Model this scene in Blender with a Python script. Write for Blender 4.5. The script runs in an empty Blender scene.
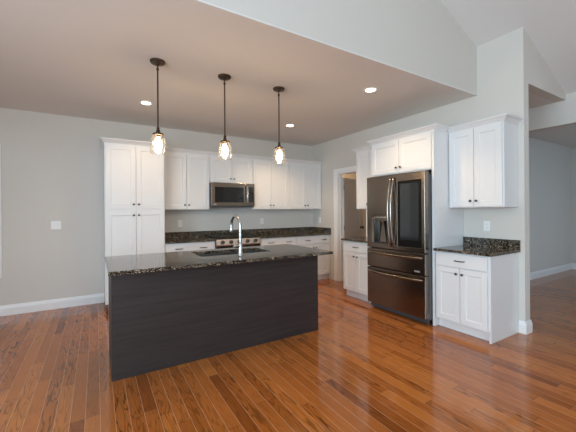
import bpy, bmesh, math, random
from mathutils import Vector, Matrix

random.seed(7)
SC = bpy.context.scene
COL = SC.collection
PI = math.pi

# ------------------------------------------------------------------ camera, world, light, exposure
cam_d = bpy.data.cameras.new('camera')
cam = bpy.data.objects.new('camera', cam_d); COL.objects.link(cam)
cam_d.sensor_width = 36.0
cam_d.lens = 315.64 / 576 * 36.0
cam_d.shift_y = -4.8 / 576
cam_d.clip_start = 0.02
cam.matrix_world = (Matrix.Translation((0, 0, 1.3528)) @ Matrix.Rotation(-0.5466, 4, 'Z')
                    @ Matrix.Rotation(PI / 2, 4, 'X') @ Matrix.Rotation(-0.0073, 4, 'Z'))
SC.camera = cam

world = bpy.data.worlds.new('world'); SC.world = world
world.use_nodes = True
wn = world.node_tree.nodes; wl = world.node_tree.links
wn['Background'].inputs['Color'].default_value = (0.80, 0.90, 1.0, 1)
wn['Background'].inputs['Strength'].default_value = 1.5

SC.view_settings.view_transform = 'Standard'
SC.view_settings.look = 'None'
SC.view_settings.gamma = 1.0
SC.view_settings.use_curve_mapping = False
SC.view_settings.exposure = -0.25
SC.cycles.use_denoising = True
SC.cycles.max_bounces = 10
SC.cycles.diffuse_bounces = 6
SC.cycles.glossy_bounces = 4
SC.cycles.transparent_max_bounces = 12
SC.cycles.sample_clamp_indirect = 6.0
SC.cycles.caustics_reflective = False
SC.cycles.caustics_refractive = False


def area_light(name, loc, rot, sx, sy, power, color):
    d = bpy.data.lights.new(name, 'AREA')
    d.shape = 'RECTANGLE'; d.size = sx; d.size_y = sy; d.energy = power; d.color = color
    o = bpy.data.objects.new(name, d); COL.objects.link(o)
    o.location = loc; o.rotation_euler = rot
    return o


DAY = (0.60, 0.82, 1.0)
# daylight coming in at the great-room windows behind the camera, each at its own window opening
REAR_WIN = [(-2.5, -0.9), (-0.4, 1.2)]          # x ranges, z 0.5 .. 2.3
for (a, b) in REAR_WIN:
    area_light('daylight', ((a + b) / 2, -4.06, 1.45), (PI / 2, 0, 0), b - a, 1.8, 52, DAY)
# unseen high gable window, added to brighten the wall under the vault
area_light('daylight', (0.4, -4.06, 3.45), (PI / 2, 0, 0), 1.6, 1.1, 75, DAY)
# two windows in the left wall of the great room
LEFT_WIN = [(-3.0, -1.0), (-0.4, 1.6)]
for (a, b) in LEFT_WIN:
    area_light('daylight', (-3.06, (a + b) / 2, 1.45), (PI / 2, 0, -PI / 2), b - a, 1.8, 225, DAY)
# windows of the side room on the right
area_light('daylight', (7.2, -2.06, 1.45), (PI / 2, 0, 0), 2.2, 1.8, 46, (0.42, 0.70, 1.0))

# ------------------------------------------------------------------ materials
def mat(name):
    m = bpy.data.materials.new(name); m.use_nodes = True
    return m, m.node_tree.nodes, m.node_tree.links, m.node_tree.nodes['Principled BSDF']


def setin(b, **kw):
    names = dict(color='Base Color', rough='Roughness', metal='Metallic', coat='Coat Weight', coatr='Coat Roughness',
                 spec='Specular IOR Level', ior='IOR')
    for k, v in kw.items():
        s = b.inputs[names[k]]
        s.default_value = (v[0], v[1], v[2], 1) if k == 'color' else v


def plain(name, color, rough=0.5, metal=0.0, noise=0.0, scale=30.0, bump=0.0, bump_scale=200.0, **kw):
    """A paint or metal with a slight procedural mottling of tone and an optional fine bump."""
    m, n, l, b = mat(name)
    setin(b, color=color, rough=rough, metal=metal, **kw)
    tc = n.new('ShaderNodeTexCoord')
    if noise > 0:
        t = n.new('ShaderNodeTexNoise'); t.inputs['Scale'].default_value = scale; t.inputs['Detail'].default_value = 3
        l.new(tc.outputs['Object'], t.inputs['Vector'])
        r = n.new('ShaderNodeMapRange'); r.inputs['To Min'].default_value = 1 - noise; r.inputs['To Max'].default_value = 1 + noise
        l.new(t.outputs['Fac'], r.inputs['Value'])
        v = n.new('ShaderNodeVectorMath'); v.operation = 'SCALE'; v.inputs[0].default_value = color[:3]
        l.new(r.outputs['Result'], v.inputs['Scale'])
        l.new(v.outputs['Vector'], b.inputs['Base Color'])
    if bump > 0:
        t2 = n.new('ShaderNodeTexNoise'); t2.inputs['Scale'].default_value = bump_scale
        l.new(tc.outputs['Object'], t2.inputs['Vector'])
        bp = n.new('ShaderNodeBump'); bp.inputs['Strength'].default_value = bump; bp.inputs['Distance'].default_value = 0.001
        l.new(t2.outputs['Fac'], bp.inputs['Height']); l.new(bp.outputs['Normal'], b.inputs['Normal'])
    return m


def brushed(name, color, rough=0.28, axis='x', amount=0.08):
    """Brushed metal: streaks of roughness and tone along one axis."""
    m, n, l, b = mat(name)
    setin(b, color=color, rough=rough, metal=1.0)
    tc = n.new('ShaderNodeTexCoord'); mp = n.new('ShaderNodeMapping')
    mp.inputs['Scale'].default_value = {'x': (2, 400, 400), 'y': (400, 2, 400), 'z': (400, 400, 2)}[axis]
    t = n.new('ShaderNodeTexNoise'); t.inputs['Scale'].default_value = 1.0; t.inputs['Detail'].default_value = 2
    l.new(tc.outputs['Object'], mp.inputs['Vector']); l.new(mp.outputs['Vector'], t.inputs['Vector'])
    r = n.new('ShaderNodeMapRange'); r.inputs['To Min'].default_value = rough - amount; r.inputs['To Max'].default_value = rough + amount
    l.new(t.outputs['Fac'], r.inputs['Value']); l.new(r.outputs['Result'], b.inputs['Roughness'])
    return m


def emit(name, color, strength):
    m, n, l, b = mat(name)
    setin(b, color=(0.9, 0.9, 0.9))
    b.inputs['Emission Color'].default_value = (*color, 1)
    b.inputs['Emission Strength'].default_value = strength
    return m


def clear_glass(name, tint, gloss_rough=0.02, haze=0.0):
    """Thin clear glass: sees straight through and mirrors by Fresnel."""
    m, n, l, b = mat(name)
    n.remove(b)
    out = [x for x in n if x.type == 'OUTPUT_MATERIAL'][0]
    t = n.new('ShaderNodeBsdfTransparent'); t.inputs['Color'].default_value = (*tint, 1)
    g = n.new('ShaderNodeBsdfGlossy'); g.inputs['Roughness'].default_value = gloss_rough
    lw = n.new('ShaderNodeLayerWeight'); lw.inputs['Blend'].default_value = 0.5
    pw = n.new('ShaderNodeMath'); pw.operation = 'POWER'; pw.inputs[1].default_value = 2.5
    l.new(lw.outputs['Facing'], pw.inputs[0])
    f = n.new('ShaderNodeMath'); f.operation = 'MULTIPLY_ADD'; f.inputs[1].default_value = 0.75; f.inputs[2].default_value = 0.06
    l.new(pw.outputs['Value'], f.inputs[0])
    mx = n.new('ShaderNodeMixShader')
    l.new(f.outputs['Value'], mx.inputs['Fac']); l.new(t.outputs['BSDF'], mx.inputs[1]); l.new(g.outputs['BSDF'], mx.inputs[2])
    if haze > 0:                                        # translucent haze put in for the bloom around the bulb
        tr = n.new('ShaderNodeBsdfTranslucent'); tr.inputs['Color'].default_value = (0.95, 0.93, 0.90, 1)
        m2 = n.new('ShaderNodeMixShader'); m2.inputs['Fac'].default_value = haze
        l.new(mx.outputs['Shader'], m2.inputs[1]); l.new(tr.outputs['BSDF'], m2.inputs[2])
        l.new(m2.outputs['Shader'], out.inputs['Surface'])
    else:
        l.new(mx.outputs['Shader'], out.inputs['Surface'])
    return m


def granite(name):
    m, n, l, b = mat(name)
    setin(b, rough=0.07, ior=1.52)
    tc = n.new('ShaderNodeTexCoord')
    v = n.new('ShaderNodeTexVoronoi'); v.inputs['Scale'].default_value = 190
    l.new(tc.outputs['Object'], v.inputs['Vector'])
    nz = n.new('ShaderNodeTexNoise'); nz.inputs['Scale'].default_value = 30; nz.inputs['Detail'].default_value = 6
    nz.inputs['Roughness'].default_value = 0.7
    l.new(tc.outputs['Object'], nz.inputs['Vector'])
    sep = n.new('ShaderNodeSeparateColor'); l.new(v.outputs['Color'], sep.inputs['Color'])
    ma = n.new('ShaderNodeMath'); ma.operation = 'MULTIPLY_ADD'; ma.inputs[1].default_value = 0.55
    l.new(sep.outputs['Red'], ma.inputs[0]); 
    mb = n.new('ShaderNodeMath'); mb.operation = 'MULTIPLY'; mb.inputs[1].default_value = 0.75
    l.new(nz.outputs['Fac'], mb.inputs[0]); l.new(mb.outputs['Value'], ma.inputs[2])
    cr = n.new('ShaderNodeValToRGB'); l.new(ma.outputs['Value'], cr.inputs['Fac'])
    e = cr.color_ramp.elements
    e[0].position = 0.42; e[0].color = (0.006, 0.005, 0.005, 1)
    e[1].position = 0.92; e[1].color = (0.50, 0.40, 0.28, 1)
    for p, c in ((0.58, (0.006, 0.005, 0.004, 1)), (0.68, (0.012, 0.009, 0.006, 1)), (0.78, (0.060, 0.042, 0.028, 1))):
        q = e.new(p); q.color = c
    l.new(cr.outputs['Color'], b.inputs['Base Color'])
    return m


def hardwood(name):
    """Glossy oak strip floor: boards run along world Y, 83 mm wide, random lengths, cathedral grain."""
    m, n, l, b = mat(name)
    W, LEN = 0.0845, 1.15
    def math_(op, a=None, c=None, v1=None, v2=None):
        x = n.new('ShaderNodeMath'); x.operation = op
        if a is not None: l.new(a, x.inputs[0])
        elif v1 is not None: x.inputs[0].default_value = v1
        if c is not None: l.new(c, x.inputs[1])
        elif v2 is not None: x.inputs[1].default_value = v2
        return x.outputs['Value']
    g = n.new('ShaderNodeNewGeometry')
    sp = n.new('ShaderNodeSeparateXYZ'); l.new(g.outputs['Position'], sp.inputs['Vector'])
    u = math_('DIVIDE', math_('SUBTRACT', sp.outputs['X'], v2=0.016), v2=W)
    ci = math_('FLOOR', u)
    fu = math_('SUBTRACT', u, ci)
    w1 = n.new('ShaderNodeTexWhiteNoise'); w1.noise_dimensions = '1D'; l.new(ci, w1.inputs['W'])
    yy = math_('DIVIDE', sp.outputs['Y'], v2=LEN)
    yo = math_('ADD', yy, math_('MULTIPLY', w1.outputs['Value'], v2=11.3))
    ri = math_('FLOOR', yo)
    fv = math_('SUBTRACT', yo, ri)
    cb = n.new('ShaderNodeCombineXYZ'); l.new(ci, cb.inputs['X']); l.new(ri, cb.inputs['Y'])
    w2 = n.new('ShaderNodeTexWhiteNoise'); w2.noise_dimensions = '2D'; l.new(cb.outputs['Vector'], w2.inputs['Vector'])
    rnd = w2.outputs['Value']
    # board tone
    tone = n.new('ShaderNodeValToRGB'); l.new(rnd, tone.inputs['Fac'])
    e = tone.color_ramp.elements
    e[0].position = 0.0; e[0].color = (0.215, 0.056, 0.010, 1)
    e[1].position = 1.0; e[1].color = (0.46, 0.150, 0.030, 1)
    q = e.new(0.12); q.color = (0.315, 0.090, 0.016, 1)
    q = e.new(0.55); q.color = (0.395, 0.120, 0.024, 1)
    # grain, shifted per board
    off = math_('MULTIPLY', rnd, v2=37.0)
    gx = math_('ADD', math_('MULTIPLY', sp.outputs['X'], v2=13.0), off)
    gy = math_('ADD', math_('MULTIPLY', sp.outputs['Y'], v2=1.5), off)
    gv = n.new('ShaderNodeCombineXYZ'); l.new(gx, gv.inputs['X']); l.new(gy, gv.inputs['Y'])
    n1 = n.new('ShaderNodeTexNoise'); n1.inputs['Scale'].default_value = 1.0; n1.inputs['Detail'].default_value = 2
    l.new(gv.outputs['Vector'], n1.inputs['Vector'])
    rings = math_('SINE', math_('MULTIPLY', n1.outputs['Fac'], v2=62.0))
    fx = math_('ADD', math_('MULTIPLY', sp.outputs['X'], v2=170.0), off)
    fy = math_('MULTIPLY', sp.outputs['Y'], v2=7.0)
    fvv = n.new('ShaderNodeCombineXYZ'); l.new(fx, fvv.inputs['X']); l.new(fy, fvv.inputs['Y'])
    n2 = n.new('ShaderNodeTexNoise'); n2.inputs['Scale'].default_value = 1.0; n2.inputs['Detail'].default_value = 4
    l.new(fvv.outputs['Vector'], n2.inputs['Vector'])
    line = n.new('ShaderNodeMapRange'); line.interpolation_type = 'SMOOTHSTEP'
    line.inputs['From Min'].default_value = 0.25; line.inputs['From Max'].default_value = 0.95
    line.inputs['To Min'].default_value = 0.0; line.inputs['To Max'].default_value = 1.0
    l.new(rings, line.inputs['Value'])
    w3 = n.new('ShaderNodeTexWhiteNoise'); w3.noise_dimensions = '1D'; l.new(math_('ADD', off, v2=3.1), w3.inputs['W'])
    amp = math_('MULTIPLY', w3.outputs['Value'], v2=-0.62)
    gr = math_('ADD', math_('MULTIPLY', line.outputs['Result'], amp), math_('MULTIPLY', n2.outputs['Fac'], v2=0.80))
    k = math_('ADD', gr, v2=0.66)
    # dark end joints; pale long seams, with edge sheen put into their colour
    du = math_('MINIMUM', fu, math_('SUBTRACT', None, fu, v1=1.0))
    ju = math_('GREATER_THAN', du, v2=0.013)
    dv = math_('MINIMUM', fv, math_('SUBTRACT', None, fv, v1=1.0))
    jv = math_('GREATER_THAN', dv, v2=0.0013)
    j = math_('MULTIPLY', ju, jv)
    kk = k
    sc = n.new('ShaderNodeVectorMath'); sc.operation = 'SCALE'
    l.new(tone.outputs['Color'], sc.inputs[0]); l.new(kk, sc.inputs['Scale'])
    sm = n.new('ShaderNodeMix'); sm.data_type = 'RGBA'
    l.new(math_('SUBTRACT', None, ju, v1=1.0), sm.inputs[0])
    l.new(sc.outputs['Vector'], sm.inputs[6]); sm.inputs[7].default_value = (0.62, 0.36, 0.20, 1)
    em = n.new('ShaderNodeMix'); em.data_type = 'RGBA'
    l.new(math_('SUBTRACT', None, jv, v1=1.0), em.inputs[0])
    l.new(sm.outputs[2], em.inputs[6]); em.inputs[7].default_value = (0.09, 0.035, 0.012, 1)
    l.new(em.outputs[2], b.inputs['Base Color'])
    setin(b, rough=0.105, spec=0.68)
    bp = n.new('ShaderNodeBump'); bp.inputs['Strength'].default_value = 0.07; bp.inputs['Distance'].default_value = 0.002
    l.new(math_('ADD', math_('MULTIPLY', gr, v2=0.25), j), bp.inputs['Height'])
    l.new(bp.outputs['Normal'], b.inputs['Normal'])
    return m


def dark_wood(name):
    """Espresso stained panel with faint horizontal grain."""
    m, n, l, b = mat(name)
    tc = n.new('ShaderNodeTexCoord'); mp = n.new('ShaderNodeMapping'); mp.inputs['Scale'].default_value = (1.6, 1.6, 34)
    l.new(tc.outputs['Object'], mp.inputs['Vector'])
    t = n.new('ShaderNodeTexNoise'); t.inputs['Scale'].default_value = 1.4; t.inputs['Detail'].default_value = 4
    l.new(mp.outputs['Vector'], t.inputs['Vector'])
    cr = n.new('ShaderNodeValToRGB'); l.new(t.outputs['Fac'], cr.inputs['Fac'])
    cr.color_ramp.elements[0].position = 0.3; cr.color_ramp.elements[0].color = (0.026, 0.018, 0.016, 1)
    cr.color_ramp.elements[1].position = 0.7; cr.color_ramp.elements[1].color = (0.040, 0.028, 0.025, 1)
    l.new(cr.outputs['Color'], b.inputs['Base Color'])
    setin(b, rough=0.5, spec=0.3)
    return m


M = {}
M['wall'] = plain('warm_grey_wall_paint', (0.635, 0.595, 0.540), 0.75, noise=0.015, scale=2, bump=0.05)
M['ceiling'] = plain('flat_ceiling_paint', (0.72, 0.69, 0.66), 0.85, noise=0.01, scale=2, bump=0.05)
M['trim'] = plain('white_trim_paint', (0.80, 0.79, 0.77), 0.40, noise=0.01)
M['cabinet'] = plain('white_cabinet_lacquer', (0.75, 0.74, 0.725), 0.33, noise=0.012, scale=6)
M['inside'] = plain('cabinet_shadow_gap', (0.30, 0.29, 0.28), 0.6, noise=0.02)
M['floor'] = hardwood('gunstock_oak_floor')
M['granite'] = granite('black_tan_granite')
M['island'] = dark_wood('espresso_wood_panel')
M['bronze'] = plain('dark_bronze', (0.085, 0.056, 0.040), 0.38, metal=0.85, noise=0.1, scale=60)
M['pull'] = plain('dark_pewter', (0.10, 0.09, 0.08), 0.35, metal=0.9, noise=0.05, scale=60)
M['blackss'] = brushed('black_stainless_steel', (0.225, 0.185, 0.15), 0.25, 'y')
M['blackss_edge'] = brushed('black_stainless_polished', (0.30, 0.255, 0.215), 0.2, 'z')
M['stainless'] = brushed('warm_stainless_steel', (0.26, 0.215, 0.175), 0.24, 'x')
M['chrome'] = plain('brushed_nickel', (0.50, 0.49, 0.47), 0.22, metal=1.0, noise=0.03)
M['knobsteel'] = plain('warm_knob_steel', (0.72, 0.62, 0.54), 0.25, metal=1.0, noise=0.03)
M['sinksteel'] = brushed('sink_steel', (0.13, 0.13, 0.13), 0.3, 'x')
M['blackglass'] = plain('black_glass', (0.012, 0.012, 0.012), 0.03, noise=0.02)
M['mirrorglass'] = plain('smoked_glass_door', (0.020, 0.024, 0.024), 0.015, noise=0.02, spec=0.5, ior=1.55)
M['border'] = plain('black_bezel', (0.008, 0.007, 0.006), 0.3, noise=0.02, spec=0.15)
M['plastic'] = plain('dark_grey_plastic', (0.05, 0.05, 0.05), 0.4, noise=0.05)
M['greyside'] = plain('grey_enamel_side', (0.10, 0.10, 0.105), 0.45, noise=0.04)
M['iron'] = plain('cast_iron', (0.10, 0.085, 0.07), 0.3, metal=0.85, noise=0.15, scale=120, bump=0.2)
M['plate'] = plain('white_outlet_plastic', (0.82, 0.81, 0.78), 0.35, noise=0.01)
M['slot'] = plain('outlet_slot', (0.06, 0.06, 0.06), 0.6, noise=0.02)
M['badge'] = plain('silver_badge', (0.85, 0.83, 0.80), 0.25, metal=0.7, noise=0.02)
M['shade'] = clear_glass('clear_shade_glass', (0.97, 0.95, 0.91), haze=0.010)
M['pane'] = clear_glass('window_glass', (0.97, 0.98, 0.98))
M['bulb'] = emit('glowing_bulb', (1.0, 0.71, 0.41), 150.0)
M['canlens'] = emit('recessed_lamp_lens', (1.0, 0.86, 0.68), 12.0)
M['door'] = plain('shaded_white_door_paint', (0.50, 0.48, 0.46), 0.45, noise=0.01)  # white door, with the grey of its shade put into the colour
M['green'] = plain('lawn', (0.10, 0.16, 0.06), 0.9, noise=0.3, scale=4)

# ------------------------------------------------------------------ mesh helpers
def box(bm, x0, x1, y0, y1, z0, z1):
    v = [bm.verts.new(p) for p in ((x0, y0, z0), (x1, y0, z0), (x1, y1, z0), (x0, y1, z0),
                                   (x0, y0, z1), (x1, y0, z1), (x1, y1, z1), (x0, y1, z1))]
    for f in ((3, 2, 1, 0), (4, 5, 6, 7), (0, 1, 5, 4), (1, 2, 6, 5), (2, 3, 7, 6), (3, 0, 4, 7)):
        bm.faces.new([v[i] for i in f])


def solid(bm, us, vs, t0, t1, hole, put):
    """A slab over the grid us x vs between thickness t0..t1 without the cells in hole(i,j); put(u,v,t)->xyz."""
    cache = {}
    def V(i, j, t):
        k = (i, j, t)
        if k not in cache: cache[k] = bm.verts.new(put(us[i], vs[j], t1 if t else t0))
        return cache[k]
    nu, nv = len(us) - 1, len(vs) - 1
    full = lambda i, j: 0 <= i < nu and 0 <= j < nv and not hole(i, j)
    for i in range(nu):
        for j in range(nv):
            if not full(i, j): continue
            bm.faces.new([V(i, j, 1), V(i + 1, j, 1), V(i + 1, j + 1, 1), V(i, j + 1, 1)])
            bm.faces.new([V(i, j + 1, 0), V(i + 1, j + 1, 0), V(i + 1, j, 0), V(i, j, 0)])
            for (di, dj, a, c) in ((-1, 0, (i, j), (i, j + 1)), (1, 0, (i + 1, j), (i + 1, j + 1)),
                                   (0, -1, (i, j), (i + 1, j)), (0, 1, (i, j + 1), (i + 1, j + 1))):
                if not full(i + di, j + dj):
                    bm.faces.new([V(*a, 0), V(*c, 0), V(*c, 1), V(*a, 1)])
    bmesh.ops.recalc_face_normals(bm, faces=bm.faces[:])


def lathe(bm, prof, seg=24, cx=0, cy=0, cap0=True, cap1=True, axis='z', base=(0, 0, 0)):
    """Revolve (r, h) pairs; axis z, x or y with origin base."""
    def put(r, h, a):
        c, s = r * math.cos(a), r * math.sin(a)
        if axis == 'z': p = (c + cx, s + cy, h)
        elif axis == 'y': p = (c, h, s)
        else: p = (h, c, s)
        return (p[0] + base[0], p[1] + base[1], p[2] + base[2])
    rings = [[bm.verts.new(put(r, h, 2 * PI * k / seg)) for k in range(seg)] for r, h in prof]
    for a, b2 in zip(rings, rings[1:]):
        for k in range(seg):
            bm.faces.new([a[k], a[(k + 1) % seg], b2[(k + 1) % seg], b2[k]])
    if cap0: bm.faces.new(rings[0][::-1])
    if cap1: bm.faces.new(rings[-1])
    bmesh.ops.recalc_face_normals(bm, faces=bm.faces[:])


def tube(bm, pts, r, seg=12, caps=True):
    """A round bar along points; r a number or one radius per point."""
    P = [Vector(p) for p in pts]
    R = r if isinstance(r, (list, tuple)) else [r] * len(P)
    rings = []
    up = None
    for i, p in enumerate(P):
        t = ((P[min(i + 1, len(P) - 1)] - P[max(i - 1, 0)])).normalized()
        if up is None:
            up = t.orthogonal().normalized()
        up = (up - t * up.dot(t)).normalized()
        w = t.cross(up)
        rings.append([bm.verts.new(p + (up * math.cos(2 * PI * k / seg) + w * math.sin(2 * PI * k / seg)) * R[i]) for k in range(seg)])
    for a, b2 in zip(rings, rings[1:]):
        for k in range(seg):
            bm.faces.new([a[k], a[(k + 1) % seg], b2[(k + 1) % seg], b2[k]])
    if caps:
        bm.faces.new(rings[0][::-1]); bm.faces.new(rings[-1])
    bmesh.ops.recalc_face_normals(bm, faces=bm.faces[:])


def prism(bm, poly, put, t0, t1):
    """Extrude a 2-D polygon (u, v) from t0 to t1; put(u, v, t) -> xyz."""
    a = [bm.verts.new(put(u, v, t0)) for u, v in poly]
    c = [bm.verts.new(put(u, v, t1)) for u, v in poly]
    bm.faces.new(a[::-1]); bm.faces.new(c)
    for k in range(len(poly)):
        q = (k + 1) % len(poly)
        bm.faces.new([a[k], a[q], c[q], c[k]])
    bmesh.ops.recalc_face_normals(bm, faces=bm.faces[:])


def obj(name, bm, material, parent=None, bevel=0.0, smooth=False):
    me = bpy.data.meshes.new(name); bm.to_mesh(me); bm.free()
    me.materials.append(M[material] if isinstance(material, str) else material)
    if smooth:
        for p in me.polygons: p.use_smooth = True
    o = bpy.data.objects.new(name, me); COL.objects.link(o)
    if parent is not None: o.parent = parent
    if bevel > 0:
        md = o.modifiers.new('bevel', 'BEVEL'); md.width = bevel; md.segments = 2; md.limit_method = 'ANGLE'
        md.angle_limit = 0.7; md.harden_normals = False
    if smooth:
        try:
            me.set_sharp_from_angle(angle=0.6)
        except Exception:
            pass
    return o


def bx(name, dims, material, parent=None, bevel=0.0):
    bm = bmesh.new(); box(bm, *dims)
    return obj(name, bm, material, parent, bevel)


def tag(o, label, cat, group=None, kind=None):
    o['label'] = label; o['category'] = cat
    if group: o['group'] = group
    if kind: o['kind'] = kind
    return o


def thing(name, label, cat, loc=(0, 0, 0), rotz=0.0, group=None):
    o = bpy.data.objects.new(name, None); COL.objects.link(o)
    o.empty_display_size = 0.1
    o.location = loc; o.rotation_euler = (0, 0, rotz)
    return tag(o, label, cat, group)


def struct(name, bm, material, bevel=0.0):
    o = obj(name, bm, material, None, bevel); o['kind'] = 'structure'
    return o


# ------------------------------------------------------------------ the shell
YB, XR, ZC, YS, YE, TW = 5.52, 3.975, 2.745, 2.083, 1.593, 0.115
XL, YREAR, XW, YH = -3.0, -4.0, 5.13, 2.77          # left wall, rear wall, hall's right wall, hall's end wall
RIDGE = 1.07
vault = lambda x: 3.335 - 0.45 * (abs(x - RIDGE) - (3.98 - RIDGE))

bm = bmesh.new(); box(bm, XL - 0.12, 9.4, YREAR - 0.12, YB + 0.12, -0.1, 0.0)
struct('floor', bm, 'floor')

# back wall with the window at the far left
bm = bmesh.new()
solid(bm, [XL - 0.12, -2.05, -1.155, 5.7], [0, 0.59, 2.165, 3.0], YB, YB + 0.12, lambda i, j: (i, j) == (1, 1),
      lambda u, v, t: (u, t, v))
struct('wall_back', bm, 'wall')

# right kitchen wall with the doorway
DY0, DY1, DZ = 3.93, 4.70, 2.07
bm = bmesh.new()
solid(bm, [YS, DY0, DY1, YB], [0, DZ, ZC], XR, XR + TW, lambda i, j: (i, j) == (1, 0), lambda u, v, t: (t, u, v))
prism(bm, [(XR, 0), (XR + TW, 0), (XR + TW, vault(XR + TW)), (XR, vault(XR))], lambda u, v, t: (u, t, v), YE, YS)
struct('wall_right', bm, 'wall')

# wall above the kitchen opening (the drop from the vault to the kitchen ceiling)
bm = bmesh.new()
prism(bm, [(XL - 0.1, ZC + 0.012), (XR, ZC + 0.012), (XR, vault(XR)), (RIDGE, vault(RIDGE)), (XL - 0.1, vault(XL - 0.1))],
      lambda u, v, t: (u, t, v), YS, YS + 0.12)
struct('wall_above_kitchen', bm, 'wall')

# wall above the hall opening, and hall's walls
bm = bmesh.new()
prism(bm, [(XR + TW, ZC), (XW, ZC), (XW, vault(XW)), (XR + TW, vault(XR + TW))], lambda u, v, t: (u, t, v), YE, YE + 0.115)
struct('wall_above_hall', bm, 'wall')
bm = bmesh.new()
solid(bm, [YREAR - 0.12, -0.3, YH], [0, 2.44, ZC], XW, XW + 0.115, lambda i, j: (i, j) == (1, 0), lambda u, v, t: (t, u, v))
prism(bm, [(XW, ZC), (XW + 0.115, ZC), (XW + 0.115, vault(XW + 0.115)), (XW, vault(XW))], lambda u, v, t: (u, t, v), YREAR - 0.12, YE)
struct('wall_side', bm, 'wall')
bm = bmesh.new(); box(bm, XR + TW, 9.3, YH, YH + 0.115, 0, ZC)
struct('wall_hall', bm, 'wall')
bm = bmesh.new(); box(bm, 9.18, 9.3, -2.12, YH, 0, ZC)
struct('wall_far_right', bm, 'wall')
bm = bmesh.new()
solid(bm, [XW + 0.115, 6.1, 8.3, 9.3], [0, 0.55, 2.35, ZC], -2.12, -2.0, lambda i, j: (i, j) == (1, 1), lambda u, v, t: (u, t, v))
struct('wall_side_front', bm, 'wall')
# pantry room behind the doorway
bm = bmesh.new(); box(bm, 5.58, 5.70, YH + 0.115, YB, 0, ZC)
struct('wall_pantry', bm, 'wall')

# rear and left walls of the great room with their window openings, the added gable one included
bm = bmesh.new()
us = [XL - 0.12] + [x for r in REAR_WIN for x in r] + [XW]
solid(bm, us, [0, 0.55, 2.35, 2.9, 4.0, 5.0], YREAR - 0.12, YREAR, lambda i, j: (j == 1 and i in (1, 3)) or (i, j) == (3, 3), lambda u, v, t: (u, t, v))
struct('wall_rear', bm, 'wall')
bm = bmesh.new()
us = [YREAR] + [x for r in LEFT_WIN for x in r] + [YB]
solid(bm, us, [0, 0.55, 2.35, 3.0], XL - 0.12, XL, lambda i, j: j == 1 and i in (1, 3), lambda u, v, t: (t, u, v))
struct('wall_left', bm, 'wall')

# ceilings
bm = bmesh.new(); box(bm, XL - 0.12, XR, YS + 0.12, YB + 0.12, ZC, ZC + 0.15)
box(bm, XL - 0.12, XR, YS, YS + 0.12, ZC, ZC + 0.012)
struct('ceiling', bm, 'ceiling')
bm = bmesh.new()
vp = [(XL - 0.12, vault(XL - 0.12)), (RIDGE, vault(RIDGE)), (XW + 0.12, vault(XW + 0.12))]
prism(bm, vp + [(x, z + 0.15) for x, z in vp[::-1]], lambda u, v, t: (u, t, v), YREAR - 0.12, YS + 0.12)
struct('ceiling_vault', bm, 'ceiling')
bm = bmesh.new()
box(bm, XR + TW, XW, YE + 0.115, YH, ZC, ZC + 0.15)
box(bm, XW + 0.115, 9.3, -2.12, YH, ZC, ZC + 0.15)
box(bm, XW, XW + 0.115, YE, YH, ZC, ZC + 0.15)
box(bm, XR, 5.7, YH, YB + 0.12, ZC, ZC + 0.15)
struct('ceiling_hall', bm, 'ceiling')

# lawn outside, seen only through the windows
bm = bmesh.new(); box(bm, -40, 40, -40, 40, -0.5, -0.4)
o = struct('ground', bm, 'green')


# baseboards
BBP = [(0, 0), (0.016, 0), (0.016, 0.095), (0.011, 0.115), (0.007, 0.135), (0, 0.135)]
def baseboard(name, kind, a, b_, at, flip=1):
    """profile run; kind 'x': along x at y=at facing -flip*y; 'y': along y at x=at facing -flip*x"""
    bm = bmesh.new()
    if kind == 'x': prism(bm, BBP, lambda u, v, t: (t, at - flip * u, v), a, b_)
    else: prism(bm, BBP, lambda u, v, t: (at - flip * u, t, v), a, b_)
    return struct(name, bm, 'trim')
baseboard('baseboard_back', 'x', XL, 0.10, YB)
def run(bm, prof, path):
    """A moulding along a plan polyline, mitred at its corners; profile (out, z), out to the right of the way it goes."""
    P = [Vector((p[0], p[1], 0)) for p in path]
    rings = []
    for i, p in enumerate(P):
        ds = []
        if i > 0: ds.append((P[i] - P[i - 1]).normalized())
        if i < len(P) - 1: ds.append((P[i + 1] - P[i]).normalized())
        ns = [Vector((d.y, -d.x, 0)) for d in ds]
        off = ns[0] if len(ns) == 1 else (ns[0] + ns[1]) / (1 + ns[0].dot(ns[1]))
        rings.append([bm.verts.new(p + off * o + Vector((0, 0, z))) for o, z in prof])
    for a, c in zip(rings, rings[1:]):
        for k in range(len(prof)):
            q = (k + 1) % len(prof)
            bm.faces.new([a[k], a[q], c[q], c[k]])
    bm.faces.new(rings[0][::-1]); bm.faces.new(rings[-1])
    bmesh.ops.recalc_face_normals(bm, faces=bm.faces[:])
bm = bmesh.new()
run(bm, BBP, [(XR, 1.652), (XR, YE), (XR + TW, YE), (XR + TW, YH)])
struct('baseboard_right', bm, 'trim')
bm = bmesh.new()
prism(bm, BBP, lambda u, v, t: (t, YH - u, v), XR + TW, 9.18)
struct('baseboard_hall', bm, 'trim')
bm = bmesh.new()
prism(bm, BBP, lambda u, v, t: (9.18 - u, t, v), -2.0, YH)
struct('baseboard_far_right', bm, 'trim')
baseboard('baseboard_left', 'y', YREAR, YB, XL, -1)

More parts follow.
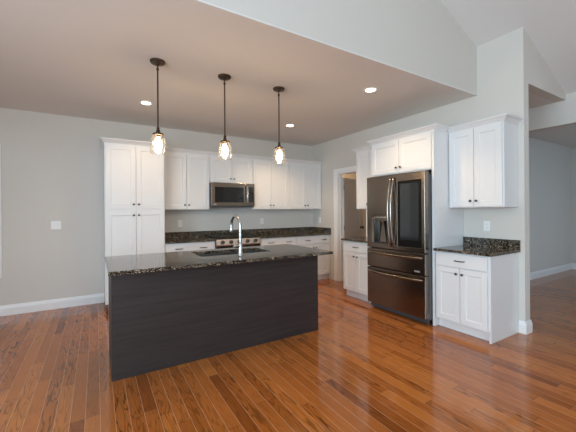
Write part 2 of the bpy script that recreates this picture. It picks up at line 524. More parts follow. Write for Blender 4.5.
# doorway casing, jambs and the open door in the pantry room
bm = bmesh.new()
cw = 0.085
box(bm, XR - 0.018, XR, DY1, DY1 + cw, 0, DZ + cw)
box(bm, XR - 0.018, XR, DY0 - cw + 0.03, DY0, 0, DZ + cw)
box(bm, XR - 0.018, XR, DY0, DY1, DZ, DZ + cw)
box(bm, XR - 0.024, XR - 0.018, DY1 + cw - 0.02, DY1 + cw, 0, DZ + cw)
box(bm, XR - 0.024, XR - 0.018, DY0 - cw + 0.03, DY1 + cw - 0.02, DZ + cw - 0.02, DZ + cw)
struct('trim_1', bm, 'trim', 0.002)
bm = bmesh.new()
box(bm, XR, XR + TW, DY1 - 0.018, DY1, 0, DZ)
box(bm, XR, XR + TW, DY0, DY0 + 0.018, 0, DZ)
box(bm, XR, XR + TW, DY0 + 0.018, DY1 - 0.018, DZ - 0.018, DZ)
box(bm, XR + 0.05, XR + 0.065, DY1 - 0.03, DY1 - 0.018, 0, DZ - 0.018)
struct('trim_2', bm, 'trim', 0.001)


def panel_face(bm, x0, x1, z0, z1, yf, depth, rail, rec, bev=0.006):
    """A shaker leaf: slab yf..yf+depth with a recessed centre panel on its -y face."""
    def ring(a, b2, c, d, y): return [bm.verts.new(p) for p in ((a, y, c), (b2, y, c), (b2, y, d), (a, y, d))]
    o = ring(x0, x1, z0, z1, yf)
    i = ring(x0 + rail, x1 - rail, z0 + rail, z1 - rail, yf)
    p = ring(x0 + rail + bev, x1 - rail - bev, z0 + rail + bev, z1 - rail - bev, yf + rec)
    bk = ring(x0, x1, z0, z1, yf + depth)
    for A, B in ((o, i), (i, p), (o, bk)):
        for k in range(4):
            q = (k + 1) % 4
            bm.faces.new([A[k], A[q], B[q], B[k]])
    bm.faces.new(p); bm.faces.new(bk[::-1])
    bmesh.ops.recalc_face_normals(bm, faces=bm.faces[:])


# the door stands open, square to the doorway, hinged on the far jamb
dr = bpy.data.objects.new('door_1', None); COL.objects.link(dr); dr['kind'] = 'structure'
dr.location = (XR + TW + 0.005, DY1 - 0.055, 0.008); dr.rotation_euler = (0, 0, math.radians(19))
bm = bmesh.new()
box(bm, 0, 0.75, 0.006, 0.036, 0, 1.985)
o = obj('door_leaf', bm, 'door', dr)
bm = bmesh.new()
for (z0, z1) in ((0, 0.22), (0.86, 1.0), (1.90, 1.985)):
    box(bm, 0.115, 0.635, 0, 0.006, z0, z1)
box(bm, 0, 0.115, 0, 0.006, 0, 1.985); box(bm, 0.635, 0.75, 0, 0.006, 0, 1.985)
obj('door_rail_frame', bm, 'door', dr, 0.001)
bm = bmesh.new()
lathe(bm, [(0.028, 0.0), (0.028, -0.006), (0.010, -0.012), (0.010, -0.035), (0.026, -0.045), (0.028, -0.058), (0.018, -0.068)],
      16, axis='y', base=(0.685, 0.0, 0.995))
obj('door_knob', bm, 'bronze', dr, smooth=True)
for z in (0.25, 1.02, 1.80):
    bm = bmesh.new(); tube(bm, [(-0.006, -0.004, z - 0.045), (-0.006, -0.004, z + 0.045)], 0.007, 8)
    obj('hinge', bm, 'bronze', dr, smooth=True)

# window at the far left of the back wall
wr = bpy.data.objects.new('window_1', None); COL.objects.link(wr); wr['kind'] = 'structure'
bm = bmesh.new()
box(bm, -1.155, -1.062, YB - 0.02, YB, 0.50, 2.26)
box(bm, -2.145, -2.05, YB - 0.02, YB, 0.50, 2.26)
box(bm, -2.05, -1.155, YB - 0.02, YB, 2.165, 2.26)
box(bm, -2.05, -1.155, YB - 0.02, YB, 0.50, 0.59)
obj('casing', bm, 'trim', wr, 0.002)
bm = bmesh.new()
solid(bm, [-2.05, -2.00, -1.205, -1.155], [0.59, 0.64, 1.355, 1.40, 2.115, 2.165], YB + 0.03, YB + 0.07,
      lambda i, j: i == 1 and j in (1, 3), lambda u, v, t: (u, t, v))
obj('sash', bm, 'trim', wr)
bx('pane', (-2.02, -1.185, YB + 0.048, YB + 0.052, 0.62, 2.13), 'pane', wr)

# sashes in the great-room windows (behind the camera; mirrored in the glossy fronts)
wi = 2
for axis, rngs in (('x', REAR_WIN), ('y', LEFT_WIN)):
    for (a, b) in rngs:
        w = bpy.data.objects.new('window_%d' % wi, None); COL.objects.link(w); w['kind'] = 'structure'; wi += 1
        bm = bmesh.new()
        mid = (a + b) / 2
        us = [a, a + 0.05, mid - 0.03, mid + 0.03, b - 0.05, b]
        vs = [0.55, 0.60, 1.43, 1.48, 2.30, 2.35]
        if axis == 'x': put = lambda u, v, t: (u, YREAR - 0.05 + t, v)
        else: put = lambda u, v, t: (XL - 0.05 + t, u, v)
        solid(bm, us, vs, 0, 0.04, lambda i, j: i in (1, 3) and j in (1, 3), put)
        obj('sash', bm, 'trim', w)
        bm = bmesh.new()
        us2 = [a - 0.09, a, b, b + 0.09]; vs2 = [0.46, 0.55, 2.35, 2.44]
        if axis == 'x': put2 = lambda u, v, t: (u, YREAR + t, v)
        else: put2 = lambda u, v, t: (XL + t, u, v)
        solid(bm, us2, vs2, 0, 0.02, lambda i, j: (i, j) == (1, 1), put2)
        obj('casing', bm, 'trim', w)

w = bpy.data.objects.new('window_%d' % wi, None); COL.objects.link(w); w['kind'] = 'structure'  # added gable window, out of view, for more light on the vault wall
bm = bmesh.new()
solid(bm, [-0.4, -0.35, 0.38, 0.42, 1.15, 1.2], [2.9, 2.95, 3.95, 4.0], 0, 0.04, lambda i, j: i in (1, 3) and j == 1, lambda u, v, t: (u, YREAR - 0.05 + t, v))
obj('sash', bm, 'trim', w)
bm = bmesh.new()
solid(bm, [-0.49, -0.4, 1.2, 1.29], [2.81, 2.9, 4.0, 4.09], 0, 0.02, lambda i, j: (i, j) == (1, 1), lambda u, v, t: (u, YREAR + t, v))
obj('casing', bm, 'trim', w)

# ------------------------------------------------------------------ cabinets
def add_knob(parent, x, z, y=0.0):
    bm = bmesh.new()
    lathe(bm, [(0.006, y), (0.005, y - 0.012), (0.010, y - 0.016), (0.0145, y - 0.021), (0.0135, y - 0.027), (0.006, y - 0.030)],
          14, axis='y', base=(x, 0, z))
    return obj('knob', bm, 'pull', parent, smooth=True)


def add_pull(parent, x, z, w=0.10, y=0.0):
    bm = bmesh.new()
    pts = [(x - w / 2, y, z), (x - w / 2, y - 0.020, z), (x - w / 2 + 0.008, y - 0.027, z), (x, y - 0.030, z),
           (x + w / 2 - 0.008, y - 0.027, z), (x + w / 2, y - 0.020, z), (x + w / 2, y, z)]
    tube(bm, pts, [0.006, 0.0055, 0.006, 0.0065, 0.006, 0.0055, 0.006], 10)
    return obj('pull', bm, 'pull', parent, smooth=True)


DT = 0.019
def add_door(parent, x0, x1, z0, z1, knob=None, rail=0.060):
    bm = bmesh.new(); panel_face(bm, x0, x1, z0, z1, 0.0, DT, rail, 0.007, 0.005)
    d = obj('door', bm, 'cabinet', parent)
    if knob: add_knob(d, *knob)
    return d


def add_drawer(parent, x0, x1, z0, z1, pulls=(0.5,)):
    bm = bmesh.new(); box(bm, x0, x1, 0, DT, z0, z1)
    d = obj('drawer', bm, 'cabinet', parent, 0.003)
    for p in pulls: add_pull(d, x0 + (x1 - x0) * p, (z0 + z1) / 2)
    return d


def add_crown(parent, w, depth, z, left=True, right=True, h=0.062, out=0.050):
    """Cove crown running along the front and, where open, returning along the sides."""
    prof = [(0, -0.016), (0.006, -0.016), (0.007, -0.006), (0.014, 0.000), (0.022, 0.010), (0.034, 0.026), (0.046, 0.034), (out, 0.036), (out, h - 0.012), (0, h - 0.012)]
    y0 = DT + 0.002
    bm = bmesh.new()
    def ring(o, dz):
        lx = 0 - (o if left else 0); rx = w + (o if right else 0)
        pts = []
        if left: pts.append((lx, depth))
        pts += [(lx, y0 - o), (rx, y0 - o)]
        if right: pts.append((rx, depth))
        return [bm.verts.new((x, y, z + dz)) for x, y in pts]
    rs = [ring(o, dz) for o, dz in prof]
    for a, b2 in zip(rs, rs[1:] + rs[:1]):
        for k in range(len(a) - 1):
            bm.faces.new([a[k], a[k + 1], b2[k + 1], b2[k]])
    bm.faces.new([r[0] for r in rs]); bm.faces.new([r[-1] for r in rs][::-1])
    bmesh.ops.recalc_face_normals(bm, faces=bm.faces[:])
    return obj('crown_molding', bm, 'cabinet', parent)


def two_doors(parent, w, z0, z1, knob_low=True, ml=0.014, mr=0.014, gap=0.006, kz=None):
    c = (ml + w - mr) / 2
    z = kz if kz is not None else ((z0 + 0.062) if knob_low else (z1 - 0.062))
    add_door(parent, ml, c - gap / 2, z0, z1, (c - gap / 2 - 0.030, z))
    add_door(parent, c + gap / 2, w - mr, z0, z1, (c + gap / 2 + 0.030, z))


def wall_cabinet(label, loc, rotz, w, z0, z1, depth, crown=(False, False), group=None, kz=None):
    t = thing('upper_cabinet', label, 'cabinet', loc, rotz, group)
    bx('body', (0, w, DT + 0.002, depth, z0, z1), 'cabinet', t, 0.0015)
    two_doors(t, w, z0 + 0.012, z1 - 0.028, True, kz=kz)
    add_crown(t, w, depth, z1, *crown)
    return t


def base_cabinet(label, loc, rotz, w, depth, pulls=(0.5,), left_end=False, right_end=False, group=None, dz=0.715):
    t = thing('base_cabinet', label, 'cabinet', loc, rotz, group)
    y0 = DT + 0.002
    bm = bmesh.new()
    x0, x1 = (0.018 if left_end else 0), (w - 0.018 if right_end else w)
    box(bm, x0, x1, y0, depth, 0.105, 0.882)
    obj('body', bm, 'cabinet', t, 0.001)
    bx('toe_kick', (x0, x1, y0 + 0.055, y0 + 0.07, 0, 0.105), 'cabinet', t)
    for flag, a, b2 in ((left_end, 0, 0.018), (right_end, w - 0.018, w)):
        if flag: bx('end_panel', (a, b2, y0 - 0.004, depth, 0, 0.882), 'cabinet', t, 0.001)
    add_drawer(t, 0.012, w - 0.012 - (0.014 if right_end else 0), dz + 0.008, 0.868, pulls)
    two_doors(t, w, 0.118, dz, False, 0.012, 0.012 + (0.014 if right_end else 0))
    return t


UG = 'white wall cabinets over the back counter'
# tall pantry
PW = 0.77
t = thing('pantry_cabinet', 'tall white pantry cabinet at the left end of the back wall', 'cabinet', (0.10, 4.91, 0))
bx('body', (0, PW, DT + 0.002, 0.607, 0.105, 2.31), 'cabinet', t, 0.0015)
bx('toe_kick', (0.05, PW, 0.08, 0.10, 0, 0.105), 'cabinet', t)
two_doors(t, PW, 1.402, 2.282, True)
two_doors(t, PW, 0.118, 1.374, False)
add_crown(t, PW, 0.607, 2.31, True, False)

wall_cabinet('white wall cabinet between the tall pantry cabinet and the microwave', (0.872, 5.19, 0), 0, 0.758, 1.39, 2.31, 0.327, group=UG)
wall_cabinet('short white wall cabinet right above the microwave', (1.632, 5.19, 0), 0, 0.786, 1.845, 2.31, 0.327, group=UG)
wall_cabinet('white wall cabinet just to the right of the microwave', (2.420, 5.19, 0), 0, 0.764, 1.39, 2.31, 0.327, group=UG)
wall_cabinet('white wall cabinet in the right corner of the back wall', (3.186, 5.19, 0), 0, 0.789, 1.39, 2.31, 0.327, group=UG)

BG = 'white base cabinets along the back wall'
base_cabinet('white base cabinet left of the range, beside the tall pantry', (0.872, 4.92, 0), 0, 0.760, 0.597, (0.25, 0.75), group=BG)
base_cabinet('white base cabinet directly right of the range', (2.424, 4.92, 0), 0, 0.760, 0.597, (0.28, 0.78), group=BG)
base_cabinet('white base cabinet in the back right corner beside the doorway', (3.186, 4.92, 0), 0, 0.787, 0.597, (0.30, 0.80), group=BG)

# right wall: doors face -x
RZ = -PI / 2
base_cabinet('white two-door base cabinet between the doorway and the refrigerator', (3.37, 3.86, 0), RZ, 0.60, 0.602, (0.5,))
wall_cabinet('tall narrow white wall cabinet left of the refrigerator, partly behind it', (3.645, 3.845, 0), RZ, 0.598, 1.38, 2.31, 0.327, (True, False))
base_cabinet('white base cabinet under the short counter right of the refrigerator', (3.37, 2.254, 0), RZ, 0.600, 0.602, (0.5,), right_end=True)
wall_cabinet('white wall cabinet above the short counter right of the refrigerator', (3.645, 2.254, 0), RZ, 0.604, 1.38, 2.295, 0.327, (False, True))

t = thing('refrigerator_cabinet', 'deep white cabinet with tall side panels above and around the refrigerator', 'cabinet', (3.37, 3.243, 0), RZ)
FW = 3.243 - 2.258
bx('body', (0.02, FW - 0.03, DT + 0.002, 0.600, 1.835, 2.300), 'cabinet', t, 0.0015)
two_doors(t, FW, 1.850, 2.272, True, 0.022, 0.036)
add_crown(t, FW, 0.240, 2.300, True, True)
bx('side_panel', (0, 0.02, DT - 0.005, 0.600, 0, 2.300), 'cabinet', t, 0.001)
bx('side_panel', (FW - 0.03, FW, 0.002, 0.600, 0, 2.300), 'cabinet', t, 0.001)

# ------------------------------------------------------------------ counters
def slab(bm, x0, x1, y0, y1, z0=0.884, z1=0.914): box(bm, x0, x1, y0, y1, z0, z1)
t = thing('countertop', 'dark speckled granite countertop left of the range on the back wall', 'countertop', (0, 0, 0.884))
bx('slab', (0.872, 1.634, 4.895, YB, 0, 0.030), 'granite', t, 0.003)
bx('backsplash', (0.872, 1.634, YB - 0.02, YB, 0.030, 0.132), 'granite', t, 0.002)
t = thing('countertop', 'dark speckled granite countertop right of the range, running into the corner', 'countertop', (0, 0, 0.884))
bx('slab', (2.422, XR, 4.895, YB, 0, 0.030), 'granite', t, 0.003)
bx('backsplash', (1.6345, XR - 0.02, YB - 0.02, YB, 0.030, 0.132), 'granite', t, 0.002)
bx('side_splash', (XR - 0.02, XR, 4.895, YB, 0.030, 0.132), 'granite', t, 0.002)
t = thing('countertop', 'small granite countertop between the doorway and the refrigerator', 'countertop', (0, 0, 0.884))
bx('slab', (3.342, XR - 0.02, 3.255, 3.875, 0, 0.030), 'granite', t, 0.003)
t = thing('countertop', 'short granite countertop with raised backsplash right of the refrigerator', 'countertop', (0, 0, 0.884))
bx('slab', (3.342, XR, 1.632, 2.256, 0, 0.030), 'granite', t, 0.003)
bx('backsplash', (XR - 0.02, XR, 1.632, 2.256, 0.030, 0.132), 'granite', t, 0.002)

# ------------------------------------------------------------------ island
IX0, IX1, IY0, IY1 = 0.10, 2.150, 2.89, 3.60
t = thing('kitchen_island', 'long dark espresso kitchen island in the middle of the floor', 'island', (0, 0, 0))
bx('back_panel', (IX0, IX1, IY0, IY0 + 0.02, 0, 0.882), 'island', t, 0.001)
bx('end_panel', (IX0, IX0 + 0.02, IY0 + 0.02, IY1 - 0.06, 0, 0.882), 'island', t, 0.001)
bx('end_panel', (IX1 - 0.02, IX1, IY0 + 0.02, IY1 - 0.06, 0, 0.882), 'island', t, 0.001)
bm = bmesh.new()
solid(bm, [IX0 + 0.02, 0.86, 1.66, IX1 - 0.02], [0.105, 0.62, 0.882], IY0 + 0.02, IY1 - 0.022, lambda i, j: (i, j) == (1, 1),
      lambda u, v, t_: (u, t_, v))
o = obj('body', bm, 'cabinet', t)
tk = bx('toe_kick', (IX0 + 0.02, IX1 - 0.02, IY1 - 0.09, IY1 - 0.075, 0, 0.105), 'cabinet', t)
bx('face_frame', (IX0, IX0 + 0.03, IY1 - 0.06, IY1 - 0.022, 0.0, 0.882), 'cabinet', t)
xs = [IX0 + 0.03, 0.60, 0.86, 1.26, 1.66, IX1 - 0.01]
for a, b in zip(xs, xs[1:]):
    bm = bmesh.new()
    panel_face(bm, -b + 0.004, -a - 0.004, 0.118, 0.868, 0.0, DT, 0.055, 0.009)
    d = obj('door', bm, 'cabinet', t); d.location = (0, IY1, 0); d.rotation_euler = (0, 0, PI)
    add_knob(d, -a - 0.035, 0.80)

t = thing('island_countertop', 'long polished granite slab topping the kitchen island', 'countertop', (0, 0, 0.884))
SX0, SX1, SY0, SY1 = 0.88, 1.65, 3.075, 3.475
bm = bmesh.new()
solid(bm, [0.073, SX0, SX1, 2.200], [2.672, SY0, SY1, 3.630], 0, 0.030, lambda i, j: (i, j) == (1, 1), lambda u, v, t_: (u, v, t_))
obj('slab', bm, 'granite', t, 0.003)

# sink: an undermount basin below the cut-out
t = thing('kitchen_sink', 'stainless undermount sink set into the island countertop', 'sink', (0, 0, 0.70))
bm = bmesh.new()
z0, z1 = -0.02, 0.184
a = 0.006; d = 0.012
def rect(x0, x1, y0, y1, z): return [bm.verts.new(p) for p in ((x0, y0, z), (x1, y0, z), (x1, y1, z), (x0, y1, z))]
oT = rect(SX0 - 0.018, SX1 + 0.008, SY0 - 0.018, SY1 + 0.018, z1)
iT = rect(SX0 - a, SX1 + a * 0.5, SY0 - a, SY1 + a, z1)
iB = rect(SX0 + 0.02, SX1 - 0.02, SY0 + 0.02, SY1 - 0.02, z0 + 0.004)
oM = rect(SX0 - 0.012, SX1 + 0.006, SY0 - 0.012, SY1 + 0.012, z1 - 0.004)
oB = rect(SX0 + 0.012, SX1 - 0.012, SY0 + 0.012, SY1 - 0.012, z0)
for A, B in ((oT, iT), (iT, iB), (oT, oM), (oM, oB)):
    for k in range(4):
        q = (k + 1) % 4
        bm.faces.new([A[k], A[q], B[q], B[k]])
bm.faces.new(iB); bm.faces.new(oB[::-1])
bmesh.ops.recalc_face_normals(bm, faces=bm.faces[:])
obj('basin', bm, 'sinksteel', t)
bm = bmesh.new(); lathe(bm, [(0.045, z0 + 0.004), (0.045, z0 + 0.008), (0.030, z0 + 0.006), (0.004, z0 + 0.006)], 20, cx=(SX0 + SX1) / 2, cy=(SY0 + SY1) / 2)
obj('drain', bm, 'chrome', t, smooth=True)

# faucet
FX, FY = 1.248, 2.985
t = thing('kitchen_faucet', 'tall gooseneck pull-down faucet in brushed nickel on the island', 'faucet', (FX, FY, 0.914))
bm = bmesh.new(); lathe(bm, [(0.030, 0), (0.030, 0.006), (0.026, 0.012), (0.024, 0.03), (0.022, 0.10), (0.018, 0.115), (0.0135, 0.13)], 24)
obj('body', bm, 'chrome', t, smooth=True)
pts = [(0, 0, 0.12), (0, 0, 0.28)]
R = 0.098
dirx, diry = -0.10, 0.995
for k in range(0, 13):
    an = PI * k / 12
    s = R * (1 - math.cos(an))
    pts.append((dirx * s, diry * s, 0.295 + R * math.sin(an)))
s = 2 * R
pts.append((dirx * s, diry * s, 0.275))
bm = bmesh.new(); tube(bm, pts, 0.0145, 14)
obj('spout', bm, 'chrome', t, smooth=True)
bm = bmesh.new(); tube(bm, [(dirx * s, diry * s, 0.280), (dirx * s, diry * s, 0.272), (dirx * s * 1.01, diry * s * 1.01, 0.235), (dirx * s * 1.02, diry * s * 1.02, 0.222)],
     [0.0135, 0.017, 0.0195, 0.018], 14)
obj('spray_head', bm, 'chrome', t, smooth=True)
bm = bmesh.new(); tube(bm, [(-0.015, 0, 0.090), (-0.060, -0.004, 0.092), (-0.072, -0.005, 0.093)], [0.021, 0.021, 0.015], 16)
tube(bm, [(-0.055, -0.004, 0.095), (-0.082, -0.006, 0.108), (-0.110, -0.008, 0.112)], [0.009, 0.008, 0.007], 10)
obj('lever', bm, 'chrome', t, smooth=True)

# ------------------------------------------------------------------ range
RX0, RX1 = 1.638, 2.416
t = thing('gas_range', 'stainless slide-in gas range with black grates on the back wall', 'range', (0, 0, 0))
bx('body', (RX0, RX1, 4.93, YB - 0.03, 0.10, 0.900), 'greyside', t, 0.002)
bx('toe_panel', (RX0 + 0.01, RX1 - 0.01, 4.97, 4.99, 0.0, 0.10), 'plastic', t)
bx('storage_drawer', (RX0 + 0.004, RX1 - 0.004, 4.885, 4.93, 0.105, 0.255), 'stainless', t, 0.003)
bm = bmesh.new(); box(bm, RX0 + 0.004, RX1 - 0.004, 4.885, 4.93, 0.262, 0.795)
od = obj('oven_door', bm, 'blackglass', t, 0.003)
bm = bmesh.new()
tube(bm, [(RX0 + 0.05, 4.885, 0.745), (RX0 + 0.05, 4.84, 0.745), (RX0 + 0.06, 4.835, 0.745), (RX1 - 0.06, 4.835, 0.745), (RX1 - 0.05, 4.84, 0.745), (RX1 - 0.05, 4.885, 0.745)], 0.011, 12)
obj('handle', bm, 'stainless', od, smooth=True)
bm = bmesh.new()
prism(bm, [(4.93, 0.80), (4.875, 0.80), (4.872, 0.815), (4.895, 0.905), (4.93, 0.912)], lambda u, v, t_: (t_, u, v), RX0, RX1)
cp = obj('control_panel', bm, 'knobsteel', t, 0.002)
for k in range(5):
    kx = RX0 + 0.10 + k * (RX1 - RX0 - 0.20) / 4
    bm = bmesh.new()
    lathe(bm, [(0.029, 0.0), (0.029, -0.006), (0.025, -0.008), (0.024, -0.038), (0.020, -0.042)], 20, axis='y')
    o = obj('knob', bm, 'pull', cp, smooth=True)
    o.location = (kx, 4.880, 0.858); o.rotation_euler = (-0.25, 0, 0)
    bm = bmesh.new(); lathe(bm, [(0.033, 0.001), (0.033, -0.003), (0.026, -0.004)], 20, axis='y')
    o2 = obj('knob_bezel', bm, 'plastic', cp, smooth=True); o2.location = (kx, 4.880, 0.858); o2.rotation_euler = (-0.25, 0, 0)
bx('cooktop', (RX0, RX1, 4.90, YB - 0.03, 0.900, 0.918), 'blackglass', t, 0.002)
gw = (RX1 - RX0 - 0.04) / 3
for k in range(3):
    gx0 = RX0 + 0.02 + k * gw + 0.004; gx1 = gx0 + gw - 0.008
    bm = bmesh.new()
    zt = 0.950
    for yy in (4.94, 5.18, 5.42):
        box(bm, gx0, gx1, yy - 0.006, yy + 0.006, zt - 0.016, zt)
    for xx in (gx0 + 0.006, (gx0 + gx1) / 2, gx1 - 0.006):
        box(bm, xx - 0.006, xx + 0.006, 4.935, 5.426, zt - 0.016, zt)
    for xx in (gx0 + 0.01, gx1 - 0.01):
        for yy in (4.945, 5.18, 5.415):
            box(bm, xx - 0.008, xx + 0.008, yy - 0.008, yy + 0.008, 0.918, zt)
    obj('grate', bm, 'iron', t)
    for yy in (5.06, 5.30):
        if k == 1 and yy > 5.2: continue
        bm = bmesh.new()
        lathe(bm, [(0.050, 0.918), (0.048, 0.926), (0.036, 0.928), (0.036, 0.936), (0.010, 0.938)], 20, cx=(gx0 + gx1) / 2, cy=yy + (0.12 if k == 1 else 0))
        obj('burner', bm, 'iron', t, smooth=True)

# ------------------------------------------------------------------ microwave
t = thing('microwave', 'over-the-range microwave with stainless frame and dark window', 'microwave', (0, 0, 0))
mx0, mx1, my, mz0, mz1 = 1.636, 2.412, 5.105, 1.425, 1.842
bx('body', (mx0, mx1, my + 0.03, YB, mz0, mz1), 'greyside', t, 0.002)
bm = bmesh.new()
dx1 = 2.285
solid(bm, [mx0, mx0 + 0.055, dx1 - 0.075, dx1], [mz0 + 0.028, mz0 + 0.085, mz1 - 0.075, mz1], my, my + 0.030, lambda i, j: (i, j) == (1, 1),
      lambda u, v, t_: (u, t_, v))
md = obj('door', bm, 'stainless', t, 0.002)
bx('window', (mx0 + 0.055, dx1 - 0.075, my + 0.006, my + 0.028, mz0 + 0.085, mz1 - 0.075), 'blackglass', md)
bx('badge', (mx0 + 0.03, mx0 + 0.075, my - 0.002, my, mz0 + 0.045, mz0 + 0.060), 'badge', md)
bm = bmesh.new()
hx = dx1 - 0.030
tube(bm, [(hx, my, mz0 + 0.075), (hx, my - 0.035, mz0 + 0.085), (hx, my - 0.046, mz0 + 0.14), (hx, my - 0.052, (mz0 + mz1) / 2), (hx, my - 0.046, mz1 - 0.11), (hx, my - 0.035, mz1 - 0.055), (hx, my, mz1 - 0.045)], 0.012, 12)
obj('handle', bm, 'chrome', md, smooth=True)
bx('control_panel', (dx1 + 0.003, mx1, my, my + 0.03, mz0 + 0.028, mz1), 'stainless', t, 0.002)
bx('keypad', (dx1 + 0.018, mx1 - 0.022, my - 0.002, my, mz0 + 0.085, mz1 - 0.06), 'blackglass', t)
bx('vent_grille', (mx0 + 0.01, mx1 - 0.01, my + 0.012, my + 0.03, mz0, mz0 + 0.026), 'plastic', t)

# ------------------------------------------------------------------ refrigerator (front faces -x)
t = thing('refrigerator', 'black stainless french-door refrigerator with water dispenser and glass panel', 'refrigerator', (3.25, 3.21, 0), RZ)
W = 0.915
bx('body', (0.004, W - 0.004, 0.085, 0.70, 0.06, 1.775), 'greyside', t, 0.003)
for x in (0.06, W - 0.06):
    bm = bmesh.new(); lathe(bm, [(0.028, 0.0), (0.028, 0.02), (0.015, 0.022), (0.015, 0.062)], 14, cx=x, cy=0.13)
    obj('foot', bm, 'plastic', t, smooth=True)
    bm = bmesh.new(); lathe(bm, [(0.028, 0.0), (0.028, 0.02), (0.015, 0.022), (0.015, 0.062)], 14, cx=x, cy=0.64)
    obj('foot', bm, 'plastic', t, smooth=True)
bx('kick_grille', (0.01, W - 0.01, 0.06, 0.085, 0.02, 0.085), 'plastic', t)
SEAM = 0.452
# left door with its dispenser recess (local x from the far end)
bm = bmesh.new()
dx0, dx1, dz0, dz1 = 0.080, 0.360, 0.900, 1.290
solid(bm, [0, dx0, dx1, SEAM - 0.002], [0.850, dz0, dz1, 1.815], 0, 0.075, lambda i, j: (i, j) == (1, 1), lambda u, v, t_: (u, t_, v))
ld = obj('door', bm, 'blackss', t, 0.006)
for k in range(6):
    bx('button', (dx0 + 0.085 + k * 0.03, dx0 + 0.095 + k * 0.03, 0.003, 0.006, dz1 - 0.032, dz1 - 0.022), 'badge', ld)
for k in range(7):
    bx('button', (dx0 + 0.018, dx0 + 0.030, -0.004, -0.002, dz0 + 0.04 + k * 0.05, dz0 + 0.052 + k * 0.05), 'badge', ld)
bm = bmesh.new()
solid(bm, [dx0, dx0 + 0.006, dx1 - 0.006, dx1], [dz0, dz0 + 0.006, dz1 - 0.006, dz1], -0.003, 0.01, lambda i, j: (i, j) == (1, 1), lambda u, v, t_: (u, t_, v))
obj('dispenser_frame', bm, 'stainless', ld)
dp = bx('dispenser', (dx0 + 0.006, dx1 - 0.006, 0.055, 0.072, dz0 + 0.006, dz1 - 0.006), 'blackglass', ld)
bx('display', (dx0 + 0.006, dx0 + 0.055, -0.002, 0.054, dz0 + 0.006, dz1 - 0.006), 'blackss_edge', ld, 0.002)
bx('dispenser_hood', (dx0 + 0.056, dx1 - 0.006, 0.006, 0.054, dz1 - 0.075, dz1 - 0.006), 'blackss_edge', ld, 0.002)
bx('drip_tray', (dx0 + 0.056, dx1 - 0.006, 0.004, 0.054, dz0 + 0.006, dz0 + 0.020), 'plastic', ld)
bm = bmesh.new()
tube(bm, [(dx0 + 0.182, 0.03, dz1 - 0.075), (dx0 + 0.182, 0.03, dz1 - 0.12)], [0.026, 0.014], 12)
obj('spout', bm, 'chrome', ld, smooth=True)
bm = bmesh.new()
prism(bm, [(dx0 + 0.125, dz0 + 0.03), (dx0 + 0.235, dz0 + 0.03), (dx0 + 0.200, dz1 - 0.11), (dx0 + 0.165, dz1 - 0.11)], lambda u, v, t_: (u, t_, v), 0.028, 0.036)
obj('paddle', bm, 'stainless', ld, 0.002)
# right door with the smoked glass panel
bm = bmesh.new()
gx0, gx1, gz0, gz1 = 0.525, 0.866, 0.905, 1.715
solid(bm, [SEAM + 0.002, gx0, gx1, W], [0.850, gz0, gz1, 1.815], 0, 0.075, lambda i, j: (i, j) == (1, 1), lambda u, v, t_: (u, t_, v))
rd = obj('door', bm, 'blackss', t, 0.006)
bx('glass_panel', (gx0, gx1, 0.004, 0.07, gz0, gz1), 'mirrorglass', rd)
bm = bmesh.new()
solid(bm, [gx0, gx0 + 0.035, gx1 - 0.035, gx1], [gz0, gz0 + 0.085, gz1 - 0.03, gz1], 0.001, 0.0039, lambda i, j: (i, j) == (1, 1), lambda u, v, t_: (u, t_, v))
obj('glass_border', bm, 'border', rd)
for (d, hx) in ((ld, SEAM - 0.024), (rd, SEAM + 0.024)):
    bm = bmesh.new()
    pts = [(hx, 0.002, 0.895)] + [(hx, -0.014 - 0.058 * math.sin(PI * k / 14) ** 0.75, 0.90 + 0.86 * k / 14) for k in range(15)] + [(hx, 0.002, 1.765)]
    tube(bm, pts, 0.0145, 12)
    obj('handle', bm, 'blackss_edge', d, smooth=True)
for (z0, z1) in ((0.590, 0.838), (0.085, 0.578)):
    bm = bmesh.new(); box(bm, 0, W, 0, 0.08, z0, z1)
    d = obj('drawer', bm, 'blackss', t, 0.006)
    bm = bmesh.new()
    hz = z1 - 0.050
    pts = [(0.03, 0.002, hz)] + [(0.035 + (W - 0.09) * k / 14, -0.014 - 0.052 * math.sin(PI * k / 14) ** 0.7, hz) for k in range(15)] + [(W - 0.05, 0.002, hz)]
    tube(bm, pts, 0.017, 12)
    obj('handle', bm, 'blackss_edge', d, smooth=True)
    if z0 > 0.5:
        bx('badge', (W - 0.145, W - 0.075, -0.003, 0, z0 + 0.028, z0 + 0.046), 'badge', d)
for x in (0.05, W - 0.05):
    bx('hinge_cover', (x - 0.04, x + 0.04, 0.02, 0.13, 1.818, 1.832) if False else (x - 0.035, x + 0.035, 0.09, 0.19, 1.775, 1.800), 'plastic', t, 0.004)

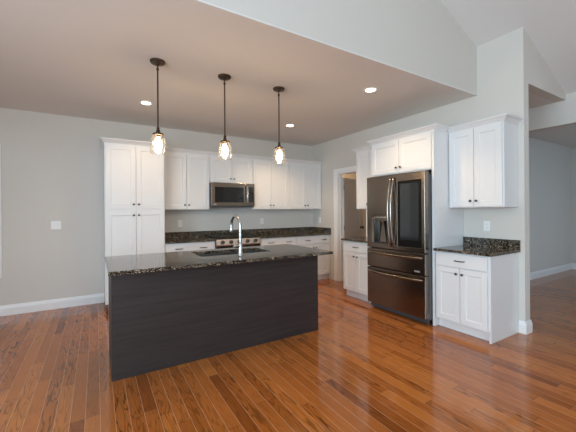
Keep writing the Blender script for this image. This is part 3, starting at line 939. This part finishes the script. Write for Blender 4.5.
# ------------------------------------------------------------------ pendants
def pendant(label, x, y):
    t = thing('pendant_light', label, 'lamp', (x, y, ZC), 0, 'pendant lights over the island')
    bm = bmesh.new(); lathe(bm, [(0.066, 0.0), (0.066, -0.012), (0.058, -0.022), (0.020, -0.026), (0.012, -0.040), (0.006, -0.045)], 28)
    obj('canopy', bm, 'bronze', t, smooth=True)
    bm = bmesh.new(); tube(bm, [(0, 0, -0.04), (0, 0, -0.615)], 0.0072, 10)
    lathe(bm, [(0.007, -0.062), (0.012, -0.066), (0.012, -0.084), (0.007, -0.088)], 12)
    obj('rod', bm, 'bronze', t, smooth=True)
    bm = bmesh.new()
    lathe(bm, [(0.008, -0.604), (0.011, -0.610), (0.016, -0.618), (0.011, -0.628), (0.016, -0.636), (0.019, -0.658), (0.046, -0.668), (0.050, -0.676), (0.050, -0.682), (0.020, -0.684), (0.020, -0.700)], 24)
    obj('socket_cap', bm, 'bronze', t, smooth=True)
    bm = bmesh.new()
    prof = [(0.043, -0.676), (0.050, -0.690), (0.059, -0.715), (0.066, -0.745), (0.070, -0.780), (0.070, -0.815), (0.066, -0.848)]
    lathe(bm, prof, 36, cap0=False, cap1=False)
    lathe(bm, [(0.0655, -0.846), (0.0675, -0.848), (0.0655, -0.850), (0.0635, -0.848), (0.0655, -0.846)], 36, cap0=False, cap1=False)
    obj('glass_shade', bm, 'shade', t, smooth=True)
    bm = bmesh.new()
    lathe(bm, [(0.013, -0.700), (0.015, -0.712), (0.022, -0.726), (0.030, -0.745), (0.0335, -0.766), (0.031, -0.789), (0.021, -0.808), (0.009, -0.816), (0.002, -0.817)], 24)
    obj('bulb', bm, 'bulb', t, smooth=True)
    return t
pendant('leftmost of three clear glass pendant lights above the island', 0.494, 3.107)
pendant('middle one of three clear glass pendant lights above the island', 1.138, 3.107)
pendant('rightmost of three clear glass pendant lights above the island', 1.780, 3.107)

# recessed lights, each with the lamp's own spot
def can(label, x, y, power):
    t = thing('recessed_light', label, 'ceiling light', (x, y, ZC), 0, 'recessed ceiling lights')
    bm = bmesh.new()
    lathe(bm, [(0.056, -0.0005), (0.056, -0.003), (0.080, -0.006), (0.084, -0.003), (0.084, -0.0005)], 32, cap0=False, cap1=False)
    obj('trim_ring', bm, 'trim', t, smooth=True)
    bm = bmesh.new(); lathe(bm, [(0.057, -0.0005), (0.057, -0.0030), (0.02, -0.0045)], 28)
    obj('lens', bm, 'canlens', t, smooth=True)
    d = bpy.data.lights.new('recessed_lamp', 'SPOT')
    d.energy = power; d.color = (1.0, 0.74, 0.46); d.spot_size = 2.25; d.spot_blend = 0.6; d.shadow_soft_size = 0.055
    o = bpy.data.objects.new('recessed_lamp', d); COL.objects.link(o); o.parent = t; o.location = (0, 0, -0.02)
can('round recessed ceiling light behind the leftmost pendant, nearest the pantry', 0.554, 4.372, 26)
can('round recessed ceiling light behind the rightmost pendant, over the back corner', 2.703, 4.360, 75)
can('round recessed ceiling light nearest the refrigerator at the ceiling edge', 2.715, 2.610, 55)
# lamp of the pantry room behind the doorway
d = bpy.data.lights.new('pantry_lamp', 'POINT'); d.energy = 22; d.color = (1.0, 0.72, 0.42); d.shadow_soft_size = 0.08
o = bpy.data.objects.new('pantry_lamp', d); COL.objects.link(o); o.location = (4.35, 5.3, 2.45)

# ------------------------------------------------------------------ outlets and switches
def plate(name, label, loc, rotz, gangs=1, switch=False):
    t = thing(name, label, 'switch' if switch else 'outlet', loc, rotz)
    w = 0.072 + 0.046 * (gangs - 1)
    bx('cover_plate', (-w / 2, w / 2, -0.006, 0, -0.058, 0.058), 'plate', t, 0.002)
    for g in range(gangs):
        cx = (g - (gangs - 1) / 2) * 0.046
        if switch:
            bx('rocker', (cx - 0.0165, cx + 0.0165, -0.009, -0.006, -0.033, 0.033), 'plate', t, 0.001)
        else:
            for dz in (-0.020, 0.020):
                r = bx('socket', (cx - 0.016, cx + 0.016, -0.008, -0.006, dz - 0.014, dz + 0.014), 'plate', t, 0.002)
                bm = bmesh.new()
                box(bm, cx - 0.008, cx - 0.006, -0.0083, -0.008, dz - 0.002, dz + 0.007)
                box(bm, cx + 0.006, cx + 0.008, -0.0083, -0.008, dz - 0.002, dz + 0.007)
                box(bm, cx - 0.002, cx + 0.002, -0.0083, -0.008, dz - 0.010, dz - 0.006)
                obj('slot', bm, 'slot', r)
plate('light_switch', 'white switch plate on the bare grey wall left of the pantry', (-0.483, YB, 1.180), 0, 2, True)
plate('wall_outlet', 'white outlet on the back wall between pantry and range', (1.216, YB, 1.158), 0)
plate('wall_outlet', 'white outlet on the back wall right of the range', (2.765, YB, 1.163), 0)
plate('wall_outlet', 'white outlet on the side wall above the corner counter', (XR, 5.26, 1.158), RZ)
plate('wall_outlet', 'white outlet above the short counter right of the refrigerator', (XR, 1.979, 1.160), RZ)
